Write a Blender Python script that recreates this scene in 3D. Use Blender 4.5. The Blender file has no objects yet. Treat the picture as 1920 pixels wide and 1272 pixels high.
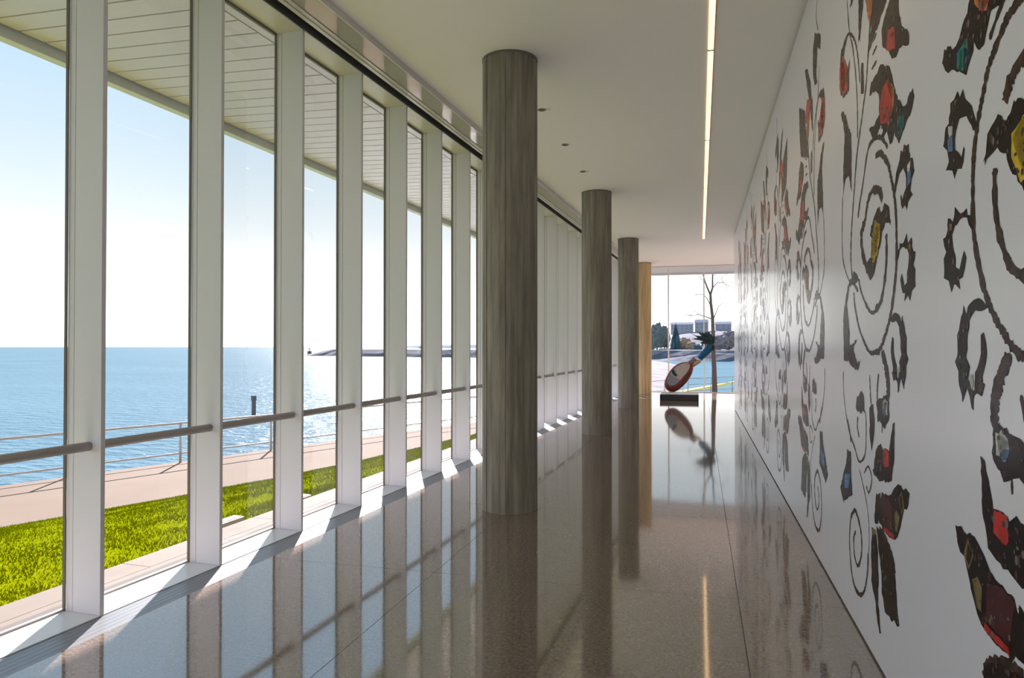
import bpy, bmesh, math, random, json
from mathutils import Vector, Matrix, noise
from mathutils.geometry import tessellate_polygon
random.seed(7)
SC = bpy.context.scene
COL = SC.collection
PI = math.pi
EYE = 1.55

# ---------------------------------------------------------------- camera
FPX, YAW, PIT = 1321.55, 0.2603, 0.0112
cam_d = bpy.data.cameras.new('camera'); cam = bpy.data.objects.new('camera', cam_d); COL.objects.link(cam)
cam_d.sensor_width = 36.0; cam_d.lens = FPX * 36.0 / 1920.0; cam_d.clip_start = 0.05; cam_d.clip_end = 30000
cam.location = (0, 0, EYE); cam.rotation_euler = (PI / 2 + PIT, 0, YAW)
SC.camera = cam

# ---------------------------------------------------------------- sky
world = bpy.data.worlds.new('sky'); SC.world = world; world.use_nodes = True
wn = world.node_tree.nodes; wl = world.node_tree.links; wn.clear()
w_out = wn.new('ShaderNodeOutputWorld'); w_bg = wn.new('ShaderNodeBackground')
w_tc = wn.new('ShaderNodeTexCoord'); w_sep = wn.new('ShaderNodeSeparateXYZ'); w_r = wn.new('ShaderNodeValToRGB')
wl.new(w_tc.outputs['Generated'], w_sep.inputs[0]); wl.new(w_sep.outputs['Z'], w_r.inputs[0])
cr = w_r.color_ramp
cr.elements[0].position = 0.0; cr.elements[0].color = (1.75, 1.66, 1.56, 1)
cr.elements[1].position = 1.0; cr.elements[1].color = (0.10, 0.20, 0.40, 1)
for p_, c_ in ((0.05, (1.10, 1.07, 1.03)), (0.09, (.62, .615, .605)), (0.16, (.41, .45, .47)), (0.26, (.315, .39, .45)), (0.38, (.245, .345, .44)), (0.6, (.18, .27, .40))):
    e_ = cr.elements.new(p_); e_.color = (*c_, 1)
cr.interpolation = 'B_SPLINE'
SKY = 1.0
w_bg.inputs['Strength'].default_value = SKY
wl.new(w_r.outputs[0], w_bg.inputs['Color']); wl.new(w_bg.outputs[0], w_out.inputs['Surface'])

# ---------------------------------------------------------------- sun
sun_d = bpy.data.lights.new('sun', 'SUN'); sun_d.energy = 7.0; sun_d.angle = math.radians(0.7); sun_d.color = (1.0, 0.90, 0.90)
sun = bpy.data.objects.new('sun', sun_d); COL.objects.link(sun); sun.location = (-20, 40, 30)
SUN_EL = math.radians(32.5)
trav = Vector((0.41 * math.cos(SUN_EL), -0.912 * math.cos(SUN_EL), -math.sin(SUN_EL)))
sun.rotation_euler = trav.to_track_quat('-Z', 'Y').to_euler()

# ---------------------------------------------------------------- exposure
SC.view_settings.view_transform = 'Standard'; SC.view_settings.look = 'None'
SC.view_settings.exposure = 1.18; SC.view_settings.gamma = 1.0; SC.view_settings.use_curve_mapping = False
try:
    cy = SC.cycles
    cy.max_bounces = 10; cy.diffuse_bounces = 5; cy.glossy_bounces = 5; cy.transmission_bounces = 6; cy.transparent_max_bounces = 24
    cy.sample_clamp_indirect = 10.0; cy.blur_glossy = 0.6; cy.use_denoising = True
    cy.caustics_reflective = True; cy.caustics_refractive = False
except Exception:
    pass

# ================================================================ helpers
FA = 0.0472                       # the glass front swings 2.7 degrees off the mural wall
SA, CA = math.sin(FA), math.cos(FA)
def FP(s, d, z=0.0):              # s along the glass front, d outward from the corridor axis
    return Vector((s * SA - d * CA, s * CA + d * SA, z))
def at(px, py, Y):                # where the line of sight through a pixel meets the plane at depth Y
    F0 = Vector((-math.sin(YAW), math.cos(YAW), 0)); R_ = Vector((math.cos(YAW), math.sin(YAW), 0)); Z_ = Vector((0, 0, 1))
    F_ = F0 * math.cos(PIT) + Z_ * math.sin(PIT); U_ = Z_ * math.cos(PIT) - F0 * math.sin(PIT)
    d = F_ + R_ * ((px - 960) / FPX) - U_ * ((py - 636) / FPX)
    return Vector((0, 0, EYE)) + d * (Y / d.y)

class MB:
    def __init__(s): s.v = []; s.f = []
    def quad(s, *p):
        n = len(s.v); s.v += [tuple(q) for q in p]; s.f.append(tuple(range(n, n + len(p))))
    def box(s, x0, x1, y0, y1, z0, z1):
        n = len(s.v)
        s.v += [(x0, y0, z0), (x1, y0, z0), (x1, y1, z0), (x0, y1, z0), (x0, y0, z1), (x1, y0, z1), (x1, y1, z1), (x0, y1, z1)]
        for f in ((0, 3, 2, 1), (4, 5, 6, 7), (0, 1, 5, 4), (1, 2, 6, 5), (2, 3, 7, 6), (3, 0, 4, 7)):
            s.f.append(tuple(n + i for i in f))
        return s
    def prism(s, poly, z0, z1):    # poly counter-clockwise list of (x, y)
        n = len(s.v); k = len(poly)
        s.v += [(p[0], p[1], z0) for p in poly] + [(p[0], p[1], z1) for p in poly]
        s.f.append(tuple(n + i for i in reversed(range(k)))); s.f.append(tuple(n + k + i for i in range(k)))
        for i in range(k):
            j = (i + 1) % k; s.f.append((n + i, n + j, n + k + j, n + k + i))
        return s
    def tube(s, pts, rad, n=8, cap=True):
        pts = [Vector(p) for p in pts]
        if not hasattr(rad, '__len__'): rad = [rad] * len(pts)
        b = len(s.v); prev = None
        for i, p in enumerate(pts):
            t = (pts[min(i + 1, len(pts) - 1)] - pts[max(i - 1, 0)])
            t = t.normalized() if t.length > 1e-9 else Vector((0, 0, 1))
            if prev is None:
                a = Vector((0, 0, 1)) if abs(t.z) < .9 else Vector((1, 0, 0)); u = t.cross(a).normalized()
            else:
                u = (prev - t * prev.dot(t)); u = u.normalized() if u.length > 1e-6 else t.orthogonal().normalized()
            prev = u; w = t.cross(u)
            for k in range(n):
                an = 2 * PI * k / n; s.v.append(tuple(p + (u * math.cos(an) + w * math.sin(an)) * rad[i]))
        for i in range(len(pts) - 1):
            for k in range(n):
                k2 = (k + 1) % n
                s.f.append((b + i * n + k, b + i * n + k2, b + (i + 1) * n + k2, b + (i + 1) * n + k))
        if cap:
            s.f.append(tuple(b + k for k in reversed(range(n)))); e = b + (len(pts) - 1) * n; s.f.append(tuple(e + k for k in range(n)))
        return s
    def build(s, name, m, parent=None, smooth=False, bevel=0, loc=None):
        me = bpy.data.meshes.new(name); me.from_pydata(s.v, [], s.f); me.validate(); me.update()
        bm = bmesh.new(); bm.from_mesh(me); bmesh.ops.recalc_face_normals(bm, faces=bm.faces); bm.to_mesh(me); bm.free()
        if smooth:
            for p in me.polygons: p.use_smooth = True
        me.materials.append(m)
        o = bpy.data.objects.new(name, me); COL.objects.link(o)
        if parent is not None: o.parent = parent
        if loc is not None: o.location = loc
        if bevel:
            bv = o.modifiers.new('bevel', 'BEVEL'); bv.width = bevel; bv.segments = 2; bv.limit_method = 'ANGLE'
        return o

def tag(o, label=None, cat=None, group=None, kind=None):
    if label: o['label'] = label
    if cat: o['category'] = cat
    if group: o['group'] = group
    if kind: o['kind'] = kind
    return o
def empty(name, loc=(0, 0, 0), rz=0, kind=None):
    o = bpy.data.objects.new(name, None); COL.objects.link(o); o.location = loc; o.rotation_euler = (0, 0, rz)
    o.empty_display_size = .2
    if kind: o['kind'] = kind
    return o
def copy_tree(o, parent=None, name=None):
    c = o.copy(); COL.objects.link(c)
    if name: c.name = name
    if parent is not None: c.parent = parent
    for ch in list(o.children): copy_tree(ch, c)
    return c

# ---------------------------------------------------------------- materials
def mat(name, col, rough=.6, metal=0, spec=.5, coat=0, coat_r=.1, emit=None, es=0):
    m = bpy.data.materials.new(name); m.use_nodes = True
    b = m.node_tree.nodes['Principled BSDF']
    b.inputs['Base Color'].default_value = (*col, 1); b.inputs['Roughness'].default_value = rough
    b.inputs['Metallic'].default_value = metal; b.inputs['Specular IOR Level'].default_value = spec
    b.inputs['Coat Weight'].default_value = coat; b.inputs['Coat Roughness'].default_value = coat_r
    if emit: b.inputs['Emission Color'].default_value = (*emit, 1); b.inputs['Emission Strength'].default_value = es
    return m
def nz(m, scale, cols, detail=4, vec=(1, 1, 1), rough=.5, world=True, kind='noise', dist=0):
    """procedural colour variation"""
    nt = m.node_tree; N = nt.nodes; L = nt.links; b = N['Principled BSDF']
    if world:
        g = N.new('ShaderNodeNewGeometry'); src = g.outputs['Position']
    else:
        g = N.new('ShaderNodeTexCoord'); src = g.outputs['Object']
    mp = N.new('ShaderNodeMapping'); mp.inputs['Scale'].default_value = vec; L.new(src, mp.inputs['Vector'])
    if kind == 'noise':
        t = N.new('ShaderNodeTexNoise'); t.inputs['Detail'].default_value = detail; t.inputs['Roughness'].default_value = rough; t.inputs['Distortion'].default_value = dist
    else:
        t = N.new('ShaderNodeTexVoronoi')
    t.inputs['Scale'].default_value = scale; L.new(mp.outputs[0], t.inputs['Vector'])
    r = N.new('ShaderNodeValToRGB'); L.new(t.outputs[0] if kind == 'noise' else t.outputs['Color'], r.inputs[0])
    while len(r.color_ramp.elements) < len(cols): r.color_ramp.elements.new(.5)
    for e, (p, c) in zip(r.color_ramp.elements, cols): e.position = p; e.color = (*c, 1)
    L.new(r.outputs[0], b.inputs['Base Color'])
    return t, r, mp
def bump(m, scale, strength, dist=.01, vec=(1, 1, 1), detail=3, world=True):
    nt = m.node_tree; N = nt.nodes; L = nt.links; b = N['Principled BSDF']
    if world:
        g = N.new('ShaderNodeNewGeometry'); src = g.outputs['Position']
    else:
        g = N.new('ShaderNodeTexCoord'); src = g.outputs['Object']
    mp = N.new('ShaderNodeMapping'); mp.inputs['Scale'].default_value = vec; L.new(src, mp.inputs['Vector'])
    t = N.new('ShaderNodeTexNoise'); t.inputs['Scale'].default_value = scale; t.inputs['Detail'].default_value = detail; L.new(mp.outputs[0], t.inputs['Vector'])
    bp = N.new('ShaderNodeBump'); bp.inputs['Strength'].default_value = strength; bp.inputs['Distance'].default_value = dist
    L.new(t.outputs[0], bp.inputs['Height'])
    if b.inputs['Normal'].links: L.new(b.inputs['Normal'].links[0].from_socket, bp.inputs['Normal'])
    L.new(bp.outputs[0], b.inputs['Normal'])
    return bp

M = {}
M['ceiling'] = mat('ceiling_paint', (.96, .91, .88), .85, spec=.3)
M['wall'] = mat('mural_wall_paint', (.725, .705, .735), .20, spec=.32); bump(M['wall'], 1.2, .05, .02)
M['plain_wall'] = mat('plain_wall_paint', (.75, .74, .72), .7)
M['fin'] = mat('fin_paint', (.785, .755, .79), .45)
M['sill'] = mat('sill_paint', (.82, .83, .83), .3)
M['gloss_strip'] = mat('perimeter_gloss_panel', (.50, .46, .40), .13, metal=.35, spec=.8); bump(M['gloss_strip'], 2.5, .12, .03)
M['ledge'] = mat('ledge_paint', (.74, .69, .68), .4)
M['dark'] = mat('dark_recess', (.13, .13, .125), .7)
M['gasket'] = mat('dark_gasket', (.17, .15, .13), .6)
M['rail'] = mat('satin_steel_rail', (.46, .42, .40), .5, metal=.15)
M['grille'] = mat('floor_grille_metal', (.20, .22, .235), .35, metal=.4)
M['groove'] = mat('concrete_groove', (.12, .11, .10), .9)
M['soffit'] = mat('soffit_board_paint', (.70, .635, .88), .35); bump(M['soffit'], 3, .05, .02)
M['fascia'] = mat('fascia_metal', (.66, .69, .73), .5)
M['backing'] = mat('soffit_backing', (.16, .14, .12), .9)
M['led'] = mat('led_diffuser', (1, .8, .55), .5, emit=(1.0, .66, .33), es=.95)
M['lamp_trim'] = mat('lamp_trim', (.25, .24, .22), .4, metal=.5)
M['lamp_lens'] = mat('lamp_lens', (.9, .88, .8), .2)
# polished terrazzo floor
f = M['floor'] = mat('polished_terrazzo', (.2, .17, .14), .06, spec=1.0, coat=0)
f.node_tree.nodes['Principled BSDF'].inputs['IOR'].default_value = 2.4
t1, r1, _ = nz(f, 50, [(0.0, (0.0651, 0.0465, 0.0372)), (.40, (0.1395, 0.1004, 0.0791)), (.50, (0.2325, 0.1739, 0.1367)), (.58, (0.3348, 0.2558, 0.2046)), (.75, (0.6045, 0.5022, 0.4185))], detail=8, rough=.85)
bump(f, 0.9, .10, .012, detail=1)
# board-formed concrete
c = M['concrete'] = mat('board_formed_concrete', (.28, .25, .2), .75, spec=.3)
nz(c, 3.2, [(0.25, (.14, .12, .095)), (.5, (.25, .22, .175)), (.75, (.40, .355, .29))], detail=7, vec=(5, 5, .35), rough=.65); bump(c, 14, .5, .01, vec=(1, 1, .3))
c = M['concrete_lit'] = mat('warm_lit_concrete', (.5, .38, .2), .75, spec=.3)
nz(c, 3.2, [(0.25, (.42, .29, .14)), (.5, (.58, .42, .22)), (.75, (.70, .54, .33))], detail=7, vec=(5, 5, .35)); bump(c, 14, .5, .01, vec=(1, 1, .3))  # end column: same concrete with the warm light on it mixed in
# outdoors
g = M['lawn'] = mat('lawn_soil', (.12, .15, .02), 1, spec=0)
nz(g, 6, [(0.3, (0.1356, 0.1610, 0.0017)), (.55, (0.1864, 0.2203, 0.0017)), (.8, (0.2458, 0.2627, 0.0085))], detail=8, rough=.7); bump(g, 40, .6, .03)
g = M['grass'] = mat('grass_blade', (.3, .36, .03), 1, spec=0)
nz(g, 5, [(0.3, (0.2119, 0.2288, 0.0008)), (.55, (0.2797, 0.3008, 0.0017)), (.8, (0.3475, 0.3559, 0.0068))], detail=4)
p = M['promenade'] = mat('promenade_concrete', (.62, .50, .43), .85, spec=.2)
nz(p, .7, [(0.3, (0.1603, 0.1174, 0.0793)), (.6, (0.1808, 0.1338, 0.0906)), (.8, (0.1968, 0.1481, 0.1005))], detail=5); bump(p, 30, .2, .01)
p = M['paver'] = mat('terrace_paver', (.56, .50, .46), .8)
nz(p, 4, [(0.3, (0.1458, 0.1196, 0.0912)), (.7, (0.1822, 0.1481, 0.1137))], detail=5)
M['rail_out'] = mat('painted_steel', (.60, .52, .48), .5)
M['rail_grey'] = mat('galvanised_steel', (.40, .44, .48), .5)
M['timber'] = mat('weathered_timber', (.10, .10, .11), .9)
r_ = M['rock'] = mat('breakwater_stone', (.2, .2, .2), .95)
nz(r_, .35, [(0.3, (.07, .08, .10)), (.7, (.15, .16, .19))], detail=6)
r_ = M['spit'] = mat('pale_rock', (.45, .45, .47), .95)
nz(r_, .5, [(0.3, (.13, .125, .13)), (.7, (.26, .25, .255))], detail=6, vec=(.4, 1.5, 1))
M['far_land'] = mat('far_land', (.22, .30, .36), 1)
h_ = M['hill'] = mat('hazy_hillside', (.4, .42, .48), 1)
nz(h_, .06, [(0.3, (.15, .16, .19)), (.55, (.20, .20, .23)), (.75, (.25, .23, .24))], detail=6)  # distance haze mixed into the hillside tones
M['bark'] = mat('bare_tree_bark', (.13, .10, .095), .9)
for n_, c_ in dict(leaf_grey=(.17, .18, .17), leaf_conifer=(.07, .13, .15), leaf_orange=(.36, .25, .17), leaf_brown=(.24, .20, .20)).items():
    m_ = M[n_] = mat(n_, c_, 1, spec=.1); nz(m_, .5, [(0.35, tuple(q * .7 for q in c_)), (.7, tuple(min(1, q * 1.25) for q in c_))], detail=6)
M['house_wall'] = mat('house_wall', (.30, .32, .37), .9); M['house_roof'] = mat('house_roof', (.22, .26, .33), .9); M['house_glass'] = mat('house_window', (.20, .22, .27), .5)  # pale, low-contrast house colours with the distance haze mixed in
M['canvas'] = mat('pale_canvas', (.7, .72, .75), .8)
M['yellow'] = mat('yellow_paint', (.85, .68, .06), .5)
M['plinth'] = mat('black_plinth', (.018, .014, .012), .35)
M['oxblood'] = mat('oxblood_lacquer', (.23, .045, .04), .35); nz(M['oxblood'], 3, [(.3, (.17, .035, .03)), (.7, (.30, .07, .055))], detail=4, world=False)
M['grey_bowl'] = mat('grey_bowl', (.34, .34, .37), .5)
M['cream'] = mat('cream_panel', (.66, .56, .48), .6); M['tan'] = mat('tan_collar', (.68, .42, .20), .6)
M['teal'] = mat('teal_neck', (.0, .12, .27), .35); M['mauve'] = mat('mauve_joint', (.30, .20, .24), .5)
M['leafdark'] = mat('dark_teal_leaf', (.015, .055, .06), .45)

# glass: clear with a faint grazing reflection
def glass(name, tint=(.97, .99, .98), k=1.0):
    m = bpy.data.materials.new(name); m.use_nodes = True; N = m.node_tree.nodes; L = m.node_tree.links; N.clear()
    o = N.new('ShaderNodeOutputMaterial'); mx = N.new('ShaderNodeMixShader'); tr = N.new('ShaderNodeBsdfTransparent'); gl = N.new('ShaderNodeBsdfGlossy')
    fr = N.new('ShaderNodeFresnel'); fr.inputs['IOR'].default_value = 1.3; ml = N.new('ShaderNodeMath'); ml.operation = 'MULTIPLY'; ml.inputs[1].default_value = k
    tr.inputs[0].default_value = (*tint, 1); gl.inputs['Roughness'].default_value = .01
    L.new(fr.outputs[0], ml.inputs[0]); L.new(ml.outputs[0], mx.inputs[0]); L.new(tr.outputs[0], mx.inputs[1]); L.new(gl.outputs[0], mx.inputs[2]); L.new(mx.outputs[0], o.inputs[0])
    return m
M['glass'] = glass('clear_glass', (1, 1, 1), k=.16)

# lake water: wave slopes at several scales
def water():
    m = mat('lake_water', (.10, .27, .38), 1, spec=0); nt = m.node_tree; N = nt.nodes; L = nt.links; b = N['Principled BSDF']
    nz(m, .02, [(.3, (.070, .155, .205)), (.7, (.095, .19, .238))], detail=5, vec=(1, 2.5, 1))
    bump(m, 1.1, 1.0, .30, vec=(.6, 1.2, 1), detail=3)
    bp = bump(m, 4.0, .9, .08, vec=(.7, 1.3, 1), detail=2)
    g = N.new('ShaderNodeBsdfGlossy'); g.inputs['Roughness'].default_value = .185; L.new(bp.outputs[0], g.inputs['Normal'])
    mx = N.new('ShaderNodeMixShader'); mx.inputs[0].default_value = .16   # choppy water reflects a steady share at any angle
    o = [n for n in N if n.type == 'OUTPUT_MATERIAL'][0]
    L.new(b.outputs[0], mx.inputs[1]); L.new(g.outputs[0], mx.inputs[2]); L.new(mx.outputs[0], o.inputs['Surface'])
    return m
M['water'] = water()
# print inks of the mural
def ink(name, stops, scale=9):
    m = mat(name, stops[0][1], .2, spec=.04); nz(m, scale, stops, detail=5, rough=.7); return m
M['ink_dark'] = ink('ink_jewelled_dark', [(.0, (.003, .002, .002)), (.38, (.008, .005, .005)), (.48, (.024, .012, .010)), (.55, (.006, .005, .006)), (.64, (.060, .022, .016)), (.80, (.006, .014, .013))], 14)
M['ink_vine'] = ink('ink_beaded_vine', [(.0, (.012, .008, .007)), (.45, (.035, .020, .017)), (.6, (.075, .042, .034)), (.75, (.022, .016, .014))], 22)
for n_, c_ in dict(red=(.50, .035, .028), orange=(.52, .17, .05), teal=(.03, .22, .20), yellow=(.62, .42, .03), white=(.50, .52, .46), blue=(.09, .20, .42),
                   gold=(.20, .14, .06), purple=(.10, .03, .12), navy=(.03, .04, .10), salmon=(.62, .20, .13), darkred=(.075, .02, .022), darkgreen=(.02, .035, .022)).items():
    m_ = M['ink_' + n_] = mat('ink_' + n_, c_, .2, spec=.04); nz(m_, 12, [(.3, tuple(q * .65 for q in c_)), (.7, tuple(min(1, q * 1.25) for q in c_))], detail=4)

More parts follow.
